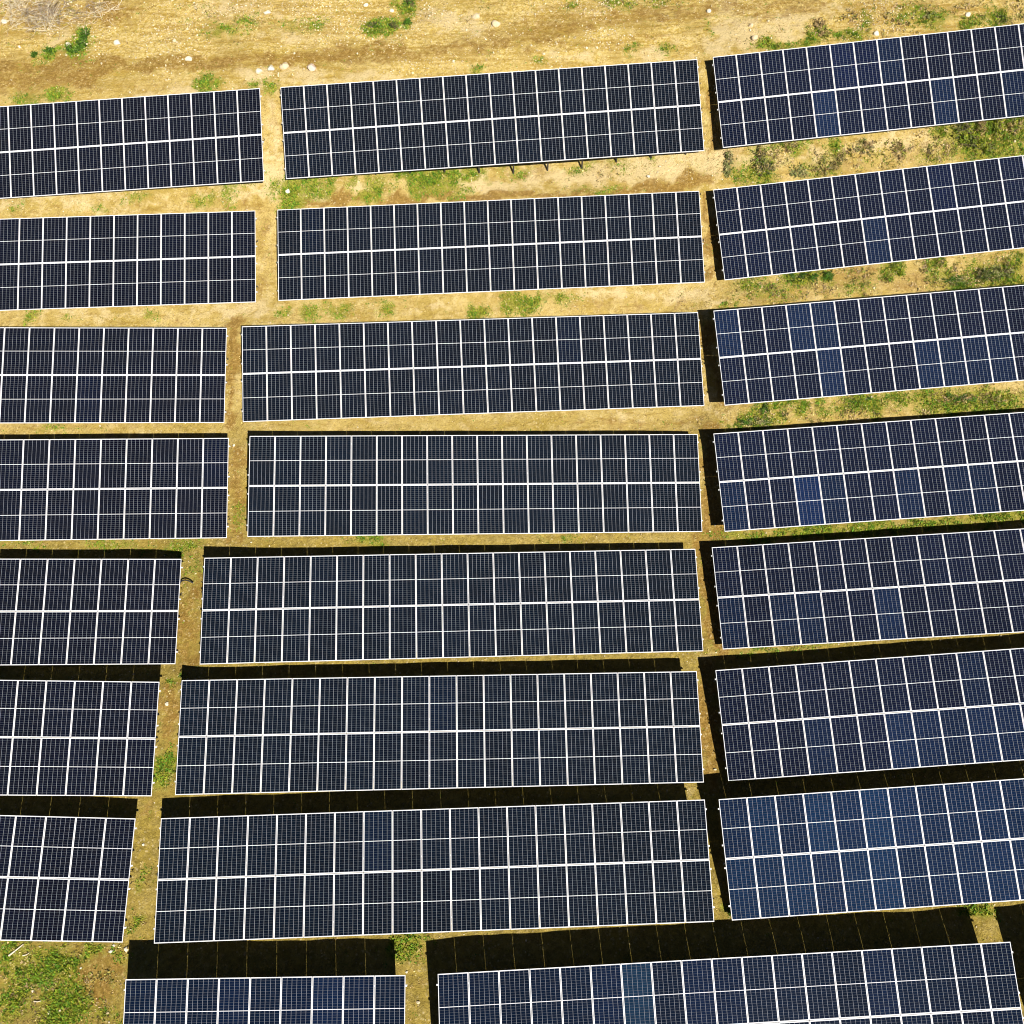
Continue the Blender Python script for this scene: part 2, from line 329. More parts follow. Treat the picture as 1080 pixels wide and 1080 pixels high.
# pale sandy earth
for q in [(60, 205, 90, 7, .7), (120, 218, 60, 6, .6), (240, 200, 30, 8, .8), (285, 130, 6, 40, .8), (285, 190, 14, 14, 1), (330, 204, 14, 4, 1), (380, 195, 12, 4, .8), (520, 195, 40, 9, 1), (600, 185, 60, 8, .9), (690, 178, 50, 10, 1), (745, 172, 20, 10, 1), (800, 165, 30, 8, .8), (860, 165, 24, 5, .7), (940, 150, 40, 8, .7), (970, 150, 24, 8, .6), (820, 150, 12, 4, .5), (730, 312, 30, 8, .9), (650, 312, 60, 6, .8), (755, 315, 14, 14, .6), (450, 325, 40, 6, .6), (250, 325, 40, 8, .8), (100, 330, 60, 6, .6), (270, 280, 5, 30, .5),
          (200, 95, 20, 6, .9), (270, 82, 20, 8, .9), (160, 98, 24, 5, .8), (330, 88, 24, 5, .9), (390, 82, 30, 5, .8), (320, 76, 30, 5, .7), (240, 10, 50, 14, .6), (300, 12, 50, 12, .5), (470, 22, 30, 10, .9), (500, 28, 20, 8, .7), (310, 38, 40, 6, .7), (600, 62, 40, 4, .7), (690, 58, 20, 6, .8), (720, 45, 14, 10, .5), (765, 12, 14, 10, .7), (780, 35, 30, 14, .9), (830, 18, 24, 8, .8), (820, 32, 24, 8, .8), (870, 10, 30, 6, .6), (60, 42, 12, 6, .8), (760, 50, 30, 8, .7), (1000, 22, 10, 6, .4), (640, 8, 20, 4, .5), (450, 8, 16, 6, .6), (560, 10, 30, 4, .5),
          (740, 425, 30, 6, .6), (660, 440, 60, 5, .5), (450, 447, 100, 4, .4), (750, 440, 8, 8, .5), (743, 692, 10, 5, .8), (725, 835, 8, 8, .5), (762, 682, 6, 4, .7), (175, 742, 4, 3, .5)]: blob(pale, *q)
def sheet():
    V = np.c_[X.ravel(), Y.ravel(), ZZ.ravel()]; nx = len(GX); ny = len(GY)
    i = np.arange((ny - 1) * (nx - 1)); r = i // (nx - 1); c = i % (nx - 1); a = r * nx + c
    F = np.c_[a, a + 1, a + nx + 1, a + nx]
    k = NT('hillside_soil'); geo = k.n('ShaderNodeNewGeometry'); P = geo.outputs['Position']
    A = k.n('ShaderNodeAttribute', attribute_name='tint'); sp = k.n('ShaderNodeSeparateColor'); k.t.links.new(A.outputs['Color'], sp.inputs[0])
    big = k.noise(P, .35, 4, .6); mid = k.noise(P, 2.2, 6, .65, .3); fine = k.noise(P, 6.5, 6, .78, .4); grit = k.noise(P, 17., 4, .75)
    st = k.n('ShaderNodeMapping'); st.inputs['Scale'].default_value = (.35, 1.6, 1.); k.put(st.inputs[0], P)     # wheel-worn streaks run along the rows
    streak = k.noise(st.outputs[0], 2.6, 5, .6)
    col = k.mix(k.ramp(big, .38, .62), c4(.42, .30, .072), c4(.53, .39, .13))
    col = k.mix(k.ramp(mid, .44, .66), col, c4(.60, .46, .19))
    col = k.mix(k.math('MULTIPLY', k.ramp(streak, .5, .72), .6), col, c4(.30, .19, .034))
    sy = k.n('ShaderNodeSeparateXYZ'); k.put(sy.inputs[0], P)
    up = k.math('MULTIPLY', k.ramp(sy.outputs[1], 36.5, 40.5), k.ramp(k.noise(P, .45, 6, .72), .36, .60))   # ochre, stony ground of the upper bank
    col = k.mix(k.math('MULTIPLY', up, .75), col, k.mix(k.ramp(fine, .40, .62), c4(.50, .33, .040), c4(.88, .72, .33)))
    mott = k.noise(P, 4., 5, .8)
    col = k.mix(k.ramp(mott, .52, .62, 0., .45), col, c4(.25, .15, .035))
    tr = k.n('ShaderNodeMapping'); tr.inputs['Scale'].default_value = (.12, 1.5, 1.); tr.inputs['Rotation'].default_value = (0, 0, -.10); k.put(tr.inputs[0], P)
    rut = k.noise(tr.outputs[0], 2.4, 6, .7, .3)
    col = k.mix(k.math('MULTIPLY', k.math('MULTIPLY', k.ramp(rut, .47, .60), k.ramp(sy.outputs[1], 36.5, 39.5)), .8), col, k.mix(fine, c4(.31, .19, .032), c4(.48, .33, .08)))
    low = k.math('MULTIPLY', k.ramp(k.math('ADD', sy.outputs[1], k.math('MULTIPLY', k.noise(P, .25, 4), 8.)), 31., 19.), .8)     # the lower field: olive brown soil with a thin moss of dry grass
    col = k.mix(low, col, k.mix(k.ramp(mott, .36, .62), c4(.36, .265, .05), c4(.20, .15, .026)))
    def cover(ch, edge, lo, hi): return k.ramp(k.math('ADD', sp.outputs[ch], k.math('MULTIPLY', k.math('SUBTRACT', edge, .5), 1.6)), lo, hi)
    col = k.mix(k.math('MULTIPLY', cover(2, mid, .3, .85), .85), col, k.mix(fine, c4(.54, .41, .19), c4(.76, .61, .34)))
    col = k.mix(k.math('MULTIPLY', cover(1, mid, .3, .9), .85), col, k.mix(k.ramp(fine, .35, .65), c4(.19, .10, .018), c4(.37, .225, .055)))
    col = k.mix(k.math('MULTIPLY', cover(0, fine, .18, .6), .9), col, k.mix(k.ramp(grit, .35, .65), c4(.14, .16, .014), c4(.30, .29, .035)))
    peb = k.n('ShaderNodeTexVoronoi'); k.put(peb.inputs['Vector'], P); peb.inputs['Scale'].default_value = 6.
    spot = k.math('MULTIPLY', k.ramp(peb.outputs['Distance'], .30, .16), k.ramp(k.noise(P, .9, 4), .42, .6))
    col = k.mix(k.math('MULTIPLY', spot, .5), col, c4(.66, .54, .30))
    col = k.mix(k.ramp(grit, .48, .30, 0., .65), col, c4(.13, .075, .018))
    col = k.mix(k.ramp(fine, .54, .70, 0., .55), col, c4(.66, .50, .24))
    bp = k.n('ShaderNodeBump'); bp.inputs['Strength'].default_value = 1.; bp.inputs['Distance'].default_value = .10
    k.put(bp.inputs['Height'], k.math('ADD', k.math('ADD', fine, k.math('MULTIPLY', grit, .35)), k.math('MULTIPLY', mid, .8)))
    m = k.set(Base_Color=col, Roughness=.95, Specular_IOR_Level=.1, Normal=bp.outputs[0])
    o = obj('ground', fast_mesh('ground', V, F, m, np.c_[grass.ravel(), brown.ravel(), pale.ravel()], True))
    tag(o, 'sandy yellow hillside with a worn track and patches of green', 'ground', None, 'structure')
sheet()
def mask(A, x, y):
    ax, ay = np.arange(-34, 34.01, .2), np.arange(-8, 54.01, .2)
    i0 = int(np.argmin(abs(GX + 34))); j0 = int(np.argmin(abs(GY + 8)))
    return bilin(A[j0:j0 + len(ay), i0:i0 + len(ax)], ax, ay, x, y)

# ------------------------------------------------------------------ where panels cover the ground
def covered(x, y, pad=0.):
    r = np.zeros(np.shape(x), bool)
    for t in TABLES:
        u, v = t['M'][:2, 0], t['M'][:2, 1]
        dx, dy = x - t['left'][0], y - t['left'][1]
        D = u[0] * v[1] - u[1] * v[0]; a = (dx * v[1] - dy * v[0]) / D; b = (u[0] * dy - u[1] * dx) / D
        r |= (a > -pad) & (a < t['n'] * PW + pad) & (np.abs(b) < SL / 2 + pad)
    return r
def in_view(x, y, m=60):
    c, s = math.cos(PITCH), math.sin(PITCH); z = ground(x, y) - CAM_H
    d = y * s - z * c; px = 540 + FPX * x / d; py = 540 - FPX * (y * c + z * s) / d
    return (px > -m) & (px < 1080 + m) & (py > -m) & (py < 1080 + m)
def scatter(n):
    x = rng.uniform(-33, 33, n); y = rng.uniform(-7, 53, n); k = in_view(x, y) & ~covered(x, y, -.5); return x[k], y[k]

# ------------------------------------------------------------------ grass, straw, gravel: what nobody could count
def tufts(name, x, y, h, blades, pal, spread, label, cat, lean=.9, width=.022):
    n = len(x); N = n * blades; z = ground(x, y)
    bx = np.repeat(x, blades) + rng.normal(0, 1, N) * np.repeat(spread, blades); by = np.repeat(y, blades) + rng.normal(0, 1, N) * np.repeat(spread, blades)
    bz = ground(bx, by) - .01
    a = rng.uniform(0, 2 * np.pi, N); H = np.repeat(h, blades) * rng.uniform(.5, 1.2, N); l = rng.uniform(.2, lean, N) * H
    w = width * rng.uniform(.6, 1.5, N)
    tip = np.c_[bx + np.cos(a) * l, by + np.sin(a) * l, bz + H * .85]; mid = np.c_[bx + np.cos(a) * l * .4, by + np.sin(a) * l * .4, bz + H * .55]
    s = np.c_[-np.sin(a) * w, np.cos(a) * w, np.zeros(N)]
    base = np.c_[bx, by, bz]
    V = np.stack([base - s * .6, base + s * .6, mid + s, mid - s, tip + s * .25, tip - s * .25], 1).reshape(-1, 3)
    o = np.arange(N) * 6; F = np.concatenate([np.c_[o, o + 1, o + 2, o + 3], np.c_[o + 3, o + 2, o + 4, o + 5]])
    pal = np.array(pal); c = pal[rng.integers(0, len(pal), n)]; c = np.repeat(c, blades, 0) * rng.uniform(.7, 1.3, (N, 1))
    obj_ = obj(name, fast_mesh(name, V, F, M_LEAF, np.repeat(c, 6, 0)))
    return tag(obj_, label, cat, None, 'stuff')
dryv = np.zeros_like(X)
for q in [(820, 165, 60, 14, .7), (900, 165, 60, 14, .9), (980, 152, 40, 12, 1), (1050, 150, 40, 16, .9), (800, 306, 50, 12, .8), (900, 296, 60, 14, 1), (990, 290, 50, 14, 1), (1060, 280, 40, 14, .8), (830, 438, 60, 12, .9), (930, 430, 60, 12, 1), (1030, 422, 60, 12, .9),
          (850, 40, 60, 10, .7), (950, 22, 60, 12, .9), (1040, 16, 50, 12, .9), (870, 20, 30, 12, .5), (30, 15, 50, 20, .6), (90, 1040, 40, 40, .7), (30, 1030, 40, 50, .6), (260, 20, 80, 14, .5), (620, 185, 60, 10, .35), (500, 10, 60, 10, .4), (660, 4, 60, 8, .5)]: blob(dryv, *q)
x, y = scatter(900000); g = mask(grass, x, y); k = rng.random(len(x)) < (np.clip(g - .12, 0, 1) * .9 + .006 + .02 * np.clip(vnoise(x, y, 1.1) * 2, 0, 1)) * np.where(vnoise(x, y, .5) + .5 * vnoise(x, y, .2) + .25 * np.clip(g, 0, 1) > 0, 1., .15)
x, y, g = x[k], y[k], g[k]
tufts('grass', x, y, .035 + .085 * g, 7, [(.16, .22, .012), (.21, .25, .016), (.12, .17, .012), (.25, .26, .022), (.10, .21, .012), (.08, .18, .010), (.14, .22, .01)], np.full(len(x), .045), 'low green grass and weeds in patches between the arrays', 'grass')
x, y = scatter(520000); b = mask(brown, x, y); d = mask(dryv, x, y)
k = rng.random(len(x)) < (.012 + .05 * np.clip(vnoise(x, y, 1.3) + .1, 0, 1) + .05 * np.clip(mask(grass, x, y), 0, 1) + .42 * d * np.clip(.5 + 1.6 * vnoise(x, y, .6), 0, 1)) * np.where(b > .5, .5, 1)
x, y, d = x[k], y[k], d[k]
tufts('dry_grass', x, y, rng.uniform(.02, .07, len(x)), 6, [(.50, .38, .13), (.58, .46, .19), (.36, .25, .07), (.26, .18, .05), (.46, .32, .14)], np.full(len(x), .05), 'thin straw coloured dry grass on the sandy soil', 'dry grass')
x, y = scatter(520000); d = mask(dryv, x, y)
k = rng.random(len(x)) < .75 * np.clip(d, 0, 1) * np.clip(.05 + 2.2 * vnoise(x, y, .55) + 1. * vnoise(x, y, .22), 0, 1)
x, y, d = x[k], y[k], d[k]
tufts('weeds', x, y, .03 + .13 * d * rng.random(len(x)), 7, [(.19, .16, .04), (.25, .18, .06), (.30, .25, .06), (.46, .34, .18), (.38, .27, .13), (.20, .22, .035), (.13, .10, .04), (.26, .26, .05)], np.full(len(x), .06), 'half dried brown and olive weeds on the banks', 'weeds', .9, .026)

def icosa():
    p = (1 + 5 ** .5) / 2
    V = np.array([(-1, p, 0), (1, p, 0), (-1, -p, 0), (1, -p, 0), (0, -1, p), (0, 1, p), (0, -1, -p), (0, 1, -p), (p, 0, -1), (p, 0, 1), (-p, 0, -1), (-p, 0, 1)]) / math.hypot(1, p)
    F = np.array([(0, 11, 5), (0, 5, 1), (0, 1, 7), (0, 7, 10), (0, 10, 11), (1, 5, 9), (5, 11, 4), (11, 10, 2), (10, 7, 6), (7, 1, 8), (3, 9, 4), (3, 4, 2), (3, 2, 6), (3, 6, 8), (3, 8, 9), (4, 9, 5), (2, 4, 11), (6, 2, 10), (8, 6, 7), (9, 8, 1)])
    return V, F
IV, IF = icosa()
x, y = scatter(600000); top = np.clip((y - 37) / 3, 0, 1)
k = rng.random(len(x)) < (.008 + .50 * top * np.clip(.25 + 1.5 * vnoise(x, y, 2.5) + .8 * vnoise(x, y, .8), 0, 1) + .02 * np.clip(mask(pale, x, y), 0, 1)) * np.where(mask(brown, x, y) > .5, .35, 1)
x, y = x[k], y[k]; n = len(x)
sz = (.014 + .022 * rng.random(n) ** 2 + .03 * rng.random(n) ** 10)
V = IV[None] * (1 + rng.uniform(-.25, .25, (n, 12, 1))) * sz[:, None, None] * rng.uniform(.7, 1.35, (n, 1, 3)) + np.c_[x, y, ground(x, y) + sz * .3][:, None]
F = (IF[None] + (np.arange(n) * 12)[:, None, None]).reshape(-1, 3)
pc = np.array([(.60, .51, .33), (.66, .58, .40), (.52, .43, .26), (.44, .35, .19)])[rng.integers(0, 4, n)] * rng.uniform(.8, 1.15, (n, 1))
tag(obj('gravel', fast_mesh('gravel', V.reshape(-1, 3), F, M_ROCK, np.repeat(pc, 12, 0))), 'small pale stones strewn over the sandy ground', 'gravel', None, 'stuff')

# ------------------------------------------------------------------ rocks one can point to
def rock_mesh(r, seed, flat=.65, col=(.70, .64, .50)):
    q = np.random.default_rng(seed)
    V = IV.copy(); F = IF.copy()
    for _ in range(2):
        V = list(map(tuple, V)); cache = {}; NF = []
        def midp(a, b):
            key = (min(a, b), max(a, b))
            if key not in cache:
                m = (np.array(V[a]) + np.array(V[b])) / 2; m = m / np.linalg.norm(m); V.append(tuple(m)); cache[key] = len(V) - 1
            return cache[key]
        for a, b, c in F:
            ab, bc, ca = midp(a, b), midp(b, c), midp(c, a); NF += [(a, ab, ca), (b, bc, ab), (c, ca, bc), (ab, bc, ca)]
        F = NF; V = np.array(V)
    for _ in range(7):                                   # planes chipped off at random
        d = q.normal(size=3); d /= np.linalg.norm(d); h = q.uniform(.55, .85); e = V @ d
        V = V - np.where(e > h, e - h, 0)[:, None] * d
    V *= 1 + q.uniform(-.05, .05, (len(V), 1)); V *= np.array([1, q.uniform(.7, 1), flat]) * r
    c = np.array(col) * q.uniform(.85, 1.1, (len(V), 1))
    return fast_mesh('rock', V, F, M_ROCK, c)
ROCKS = [(124, 46, 4, 'large white rock beside the green bush above the track'), (72, 47, 3, 'pale rock just left of the bright green bush above the track'), (21, 50, 2, 'small white rock near the left edge above the track'), (5, 24, 3.2, 'white rock beside the dry brush at the left edge'),
         (282, 14, 3.6, 'tall white rock on the stony slope above the gap between the top left arrays'), (523, 24, 4.6, 'big cream rock at the track edge near the top middle'), (502, 17, 4, 'cream rock left of the big cream rock at the track edge'), (413, 11, 2.6, 'small white rock above the dark green shrubs at the top'),
         (274, 76, 4.2, 'leftmost of the pale boulders above the gap between the top arrays'), (286, 73, 4.6, 'middle boulder of the pale row above the gap between the top arrays'), (300, 70, 5.4, 'largest yellowish boulder above the gap between the top arrays'), (329, 72, 4.8, 'round pinkish boulder above the second top array'),
         (199, 63, 3.6, 'pale rock on the track above the top left array'), (184, 43, 2.4, 'small pale rock on yellow soil above the left end of the track'), (796, 40, 4.4, 'cream rock by the upper edge of the top right array'), (792, 28, 3, 'smaller cream rock uphill of the cream rock by the top right array'), (748, 12, 3, 'pale rock on the track above the right hand lane'), (924, 36, 3.6, 'white rock touching the upper edge of the top right array'), (1021, 16, 3, 'white rock on the grassy bank in the top right corner'), (386, 5, 2.8, 'white rock left of the dark shrub at the top edge'),
         (304, 202, 3, 'white rock among green weeds below the corner of the top middle array'), (117, 1003, 2.6, 'angular white rock below the lowest left array'), (133, 1001, 2.6, 'white rock at the corner of the bottom shadow'), (120, 997, 1.6, 'small white stone under the corner of the lowest left array'), (85.5, 1021, 1.3, 'small white stone on the brown patch of the lower left grass'), (64, 1066, 1.5, 'small white stone in the bright lower left grass'), (52, 1068, 1.7, 'pale stone left of the small white stone in the lower left grass'),
         (176, 742, 2.4, 'pale flat rock in the left lane between sixth row arrays'), (151, 891, 1.6, 'white stone in the left lane beside seventh row arrays'), (105, 550, 0, ''), (429, 1025, 1.6, 'white stone in the lane between the two bottom arrays'), (441, 1057, 2.2, 'cream rock in the lane low between the two bottom arrays'), (781, 763, 2.6, 'white rock in the right lane beside the sixth row array'), (745, 545, 0, ''), (684, 187, 2.4, 'pale rock on the brown bank between the first and second rows'), (247, 470, 1.6, 'pale stone in the left lane beside fourth row arrays')]
for i, (px, py, r, lab) in enumerate(ROCKS):
    if r == 0: continue
    p, s = at(px, py)
    col = (.58, .47, .30) if 'yellow' in lab or 'cream' in lab else (.60, .48, .38) if 'pink' in lab else (.66, .60, .46)
    o = obj('rock', rock_mesh(r * s * 1.05, 50 + i, .7, col), None, (p[0], p[1], ground(p[0], p[1]) + r * s * .18), (0, 0, rnd.uniform(0, 6)))
    tag(o, lab, 'rock', 'loose rocks on the hillside')

# ------------------------------------------------------------------ shrubs
GREEN = [(.055, .13, .008), (.075, .15, .012), (.04, .09, .008)]; DARK = [(.055, .075, .014), (.09, .10, .022), (.12, .10, .035)]
SCRUB = [(.28, .23, .06), (.34, .26, .09), (.20, .20, .04), (.22, .15, .05)]; LIME = [(.18, .23, .012), (.13, .18, .014), (.23, .24, .02)]; GREYG = [(.21, .22, .07), (.16, .18, .05), (.28, .25, .10)]
BROWNS = [(.34, .25, .09), (.40, .29, .13), (.26, .18, .07), (.22, .22, .04)]
SHRUBS = [([(90, 38, 6, 9), (86, 48, 6, 7), (77, 55, 9, 4)], .55, GREEN, 'bright green bush growing above the track in the top left corner'), ([(52, 55, 7, 4)], .25, GREEN, 'small low green plant left of the bright green bush'), ([(37, 58, 3.5, 3)], .2, GREEN, 'tiny green plant farthest left above the track'),
          ([(395, 27, 8, 4)], .3, DARK + GREEN, 'low dark green shrub at the upper side of the track, left of three'), ([(415, 28, 5, 5)], .3, DARK, 'round dark shrub between two others above the track'), ([(430, 24, 4.5, 4)], .3, GREEN, 'small upright green shrub, right of three above the track'), ([(431, 3, 6, 6)], .4, DARK + GREEN, 'dark green shrub cut by the top edge'),
          ([(800, 168, 9, 10), (806, 180, 12, 7)], .6, DARK + SCRUB, 'dark spiky bush between the first and second arrays near the right lane'), ([(768, 170, 5, 9), (767, 182, 4, 6)], .4, GREYG, 'thin grey green bush at the corner of the right lane'), ([(832, 155, 9, 6)], .35, SCRUB + LIME, 'brown and green bush under the low edge of the top right array'), ([(870, 178, 16, 8), (885, 170, 8, 6)], .4, SCRUB, 'wide brown scrub along the upper edge of the second right array'), ([(843, 182, 12, 5)], .3, GREYG, 'grey green scrub beside the dark spiky bush'),
          ([(912, 156, 12, 8)], .35, BROWNS + GREYG, 'dry brownish bush in the middle of the bank below the top right array'), ([(950, 160, 12, 10)], .3, BROWNS, 'sparse dry bush right of the brownish bush on the bank'),
          ([(1015, 140, 13, 11), (1022, 152, 10, 8)], .6, LIME + DARK, 'large olive bush with dark gaps below the top right array'), ([(1038, 158, 12, 8)], .5, LIME, 'yellow green bush against the upper edge of the second right array'), ([(1052, 135, 7, 12)], .6, LIME, 'tall lime green bush right of the large olive bush'), ([(1070, 132, 9, 12)], .6, BROWNS + LIME, 'reddish green bush at the right edge below the top right array'), ([(1034, 135, 8, 6)], .4, BROWNS, 'brown dry bush between the olive and lime green bushes'),
          ([(840, 293, 16, 7), (855, 291, 8, 6)], .45, GREEN + LIME, 'wide bright green bush under the low edge of the second right array'), ([(873, 291, 6, 6)], .35, GREEN, 'small green bush right of the wide bright green bush'), ([(943, 282, 5, 6), (950, 289, 3, 3)], .35, LIME, 'lone lime green bush below the second right array'), ([(992, 277, 8, 4.5)], .35, SCRUB + LIME, 'low green bush tucked under the second right array'), ([(1010, 297, 16, 6)], .35, GREEN + GREYG, 'leafy green bush against the upper edge of the third right array'), ([(1038, 290, 12, 8), (1058, 288, 14, 8)], .5, GREYG + DARK, 'broad grey green bush right of the leafy one'),
          ([(795, 446, 22, 4.5)], .25, GREEN + GREYG, 'low dark green bush in front of the fourth right array'), ([(806, 432, 5, 6)], .25, GREEN, 'small green bush just above the low dark green bush'), ([(908, 421, 14, 5)], .3, LIME + GREEN, 'lime bush under the low edge of the third right array'), ([(1012, 421, 20, 6)], .3, GREEN + SCRUB, 'dark leafy bush toward the right edge below the third right array'), ([(1046, 424, 20, 7)], .3, LIME + SCRUB, 'ragged olive bush at the right end below the third right array'),
          ([(865, 26, 7, 6), (869, 36, 6, 4)], .4, BROWNS, 'dry brown bush above the top right array'), ([(980, 17, 9, 6)], .3, LIME + GREYG, 'green bush on the bank in the top right, left of two'), ([(1056, 19, 8, 5)], .3, LIME + DARK, 'green bush on the bank nearest the top right corner'), ([(771, 960, 3, 5)], .25, GREEN, 'small bright green plant in the lane beside the lowest right array')]
def shrub(blobs, h, pal, lab, seed):
    q = np.random.default_rng(seed); c, s = at(blobs[0][0], blobs[0][1]); base = np.array([c[0], c[1], float(ground(c[0], c[1]))])
    V, C, TV, TF = [], [], [], []
    for (px, py, rx, ry) in blobs:
        p, s = at(px, py); a, b = rx * s, ry * s * 1.1; hh = h * (.75 + .5 * q.random()) * .7
        # shoots radiate from the root; leaves sit on them in sprays
        ns = int(np.clip(16 + 60 * a * b, 10, 80))
        for _ in range(ns):
            th = q.uniform(0, 2 * np.pi); rr = math.sqrt(q.random()); ex, ey = a * rr * math.cos(th), b * rr * math.sin(th)
            ez = hh * .75 * (1 - .75 * rr * rr) * q.uniform(.5, 1.15)
            r0 = np.array([p[0] + ex * .15, p[1] + ey * .15, 0]); r0[2] = ground(r0[0], r0[1]) - .02
            r1 = np.array([p[0] + ex, p[1] + ey, 0]); r1[2] = ground(r1[0], r1[1]) + ez
            m = (r0 + r1) / 2 + np.array([0, 0, .12 * hh]); tv, tf = tube_geo([r0, m, r1], [.008, .006, .003], 3)
            TF += [tuple(len(TV) + i for i in f) for f in tf]; TV += tv
            nl = int(q.integers(12, 26)); f = q.uniform(.45, 1.1, nl)[:, None]; pos = r0 + (r1 - r0) * f + q.normal(0, .035, (nl, 3))
            d = q.normal(0, 1, (nl, 3)); d[:, 2] = np.abs(d[:, 2]) * .6; d /= np.linalg.norm(d, axis=1)[:, None]
            e = np.cross(d, q.normal(0, 1, (nl, 3))); e /= np.linalg.norm(e, axis=1)[:, None]
            L = q.uniform(.03, .07, (nl, 1)); W = L * .42
            V.append(np.stack([pos - d * L, pos + e * W, pos + d * L, pos - e * W], 1).reshape(-1, 3))
            tone = np.array(pal[q.integers(0, len(pal))]) * q.uniform(.7, 1.35); C.append(np.repeat(tone[None] * q.uniform(.75, 1.25, (nl, 1)), 4, 0))
    V = np.concatenate(V) - base; C = np.concatenate(C); F = np.arange(len(V)).reshape(-1, 4)
    root = obj('shrub', None, None, base); root.empty_display_size = .3
    tag(root, lab, 'bush', 'bushes on the banks')
    obj('foliage', fast_mesh('foliage', V, F, M_LEAF, C), root)
    obj('stem', mesh('stem', np.array(TV) - base, TF, [M_TWIG]), root)
for i, (b, h, pal, lab) in enumerate(SHRUBS): shrub(b, h, pal, lab, 300 + i)
def dry_brush(pts_, lab, seed, n, L):
    q = np.random.default_rng(seed); c, s = at(*pts_[0]); base = np.array([c[0], c[1], float(ground(c[0], c[1]))])
    root = obj('dry_bush', None, None, base); root.empty_display_size = .3; tag(root, lab, 'dry bush', 'leafless brush in the top left corner')
    for (px, py) in pts_:
        p, s = at(px, py); TV, TF = [], []
        for _ in range(n):
            th = q.uniform(0, 2 * np.pi); l = L * q.uniform(.4, 1.1); r0 = np.array([p[0] + q.normal(0, .5), p[1] + q.normal(0, .4), 0]); r0[2] = ground(r0[0], r0[1]) - .02
            path = [r0]; d = np.array([math.cos(th), math.sin(th), .55 * q.random() + .1])
            for _k in range(4):
                d = d + q.normal(0, .22, 3); d[2] -= .06; nx_ = path[-1] + d * l / 4; nx_[2] = max(nx_[2], ground(nx_[0], nx_[1]) + .01); path.append(nx_)
            tv, tf = tube_geo(path, [.011, .009, .007, .005, .003], 4); TF += [tuple(len(TV) + i for i in f) for f in tf]; TV += tv
            for _k in range(3):
                j = int(q.integers(1, 4)); e = d + q.normal(0, .6, 3); e2 = path[j] + e * l * .18; e3 = e2 + (e + q.normal(0, .3, 3)) * l * .14
                tv, tf = tube_geo([path[j], e2, e3], [.007, .005, .003], 3); TF += [tuple(len(TV) + i for i in f) for f in tf]; TV += tv
        obj('twigs', mesh('twigs', np.array(TV) - base, TF, [M_TWIG if pts_.index((px, py)) % 2 else M_STICK]), root)
dry_brush([(22, 8), (40, 14)], 'tangled leafless grey brush in the very top left corner', 5, 75, 1.2)
dry_brush([(50, 25), (60, 12)], 'pale dry brush pile beside the tangled grey brush', 6, 60, 1.0)
dry_brush([(112, 12), (100, 5)], 'sparse brown dead brush on the dark bare patch at the top', 7, 30, .8)

def stick(P, rad, name, lab, cat, mat, lift=.02, bend=0.):
    W = [at(*p)[0] for p in P]; W = [np.array([p[0], p[1], float(ground(p[0], p[1])) + lift + rad]) for p in W]
    n = 14; path = []
    for i in range(n + 1):
        f = i / n * (len(W) - 1); j = min(int(f), len(W) - 2); g_ = f - j; p = W[j] * (1 - g_) + W[j + 1] * g_; path.append(p + np.array([0, 0, bend * math.sin(math.pi * i / n)]))
    base = path[0].copy(); V, F = tube_geo(path, [rad * (1 - .5 * i / n) if cat != 'cable' else rad for i in range(n + 1)], 7); V = np.array(V) - base
    tag(obj(name, mesh(name, V, F, [mat], None, True), None, base), lab, cat)
stick([(10, 1008), (17, 1003), (26, 996)], .036, 'fallen_branch', 'bleached branch lying in the grass below the lowest left array', 'branch', M_STICK)
stick([(25, 1008), (29, 1007), (32, 1005)], .022, 'fallen_branch', 'short pale stick right of the bleached branch', 'branch', M_STICK)
stick([(36, 1056), (40, 1056.5), (44, 1055.5)], .024, 'fallen_branch', 'short pale stick in the middle of the lower left grass', 'branch', M_STICK)
stick([(190.8, 616), (193, 614.6), (197, 614), (201, 614.6), (204.5, 616)], .028, 'cable', 'black cable end arching into the left lane beside the fifth row', 'cable', M_BLACK, .1, .12)

# ------------------------------------------------------------------ solar panels
MW, MH, TH = 1.043, ASP * PW - .018, .035
def panel_meshes():
    hx, hy = MW / 2, MH / 2; i = .012
    V, F = boxes([(-hx + i, hx - i, -hy + i, hy - i, -.008, -.002)])
    lam = mesh('solar_panel', V, F, [M_CELL, M_BACK], [1, 0, 0, 0, 0, 0])
    e = .015; V, F = boxes([(-hx, hx, -hy, -hy + e, -TH, 0), (-hx, hx, hy - e, hy, -TH, 0), (-hx, -hx + e, -hy + e, hy - e, -TH, 0), (hx - e, hx, -hy + e, hy - e, -TH, 0)])
    # lower body of the frame stands back from the glass so the lip reads as a lip
    fr = mesh('frame', V, F, [M_FRAME])
    return lam, fr
LAM, FRM = panel_meshes()
RAFT = mesh('rafter', *channel(SL - .5, 'y', .05, .08, .006), [M_GALV])
BLUE = {(1, 3): [(4, 0), (7, 1), (9, 0), (12, 0)], (2, 3): [(6, 0)], (3, 3): [(4, 0), (8, 0), (9, 0), (10, 0), (11, 0), (0, 1), (3, 1), (4, 1)], (4, 3): [(0, 0), (3, 0), (4, 0), (7, 0), (9, 0), (10, 0)], (5, 3): [(0, 0), (2, 0), (3, 0), (6, 0)],
        (6, 3): [(9, 1), (3, 0), (6, 0), (7, 0), (8, 0), (9, 0), (10, 0)], (7, 3): [(1, 1), (3, 1), (5, 1), (2, 0), (4, 0), (5, 0), (0, 0), (1, 0)], (8, 2): [(6, 1), (8, 1), (9, 1), (14, 1), (5, 1)], (8, 1): [(3, 1), (5, 1), (6, 1), (7, 1)]}
TINT = {1: (.0015, .0026, .0078), 2: (.0016, .0036, .0085), 3: (.0015, .0032, .0115)}
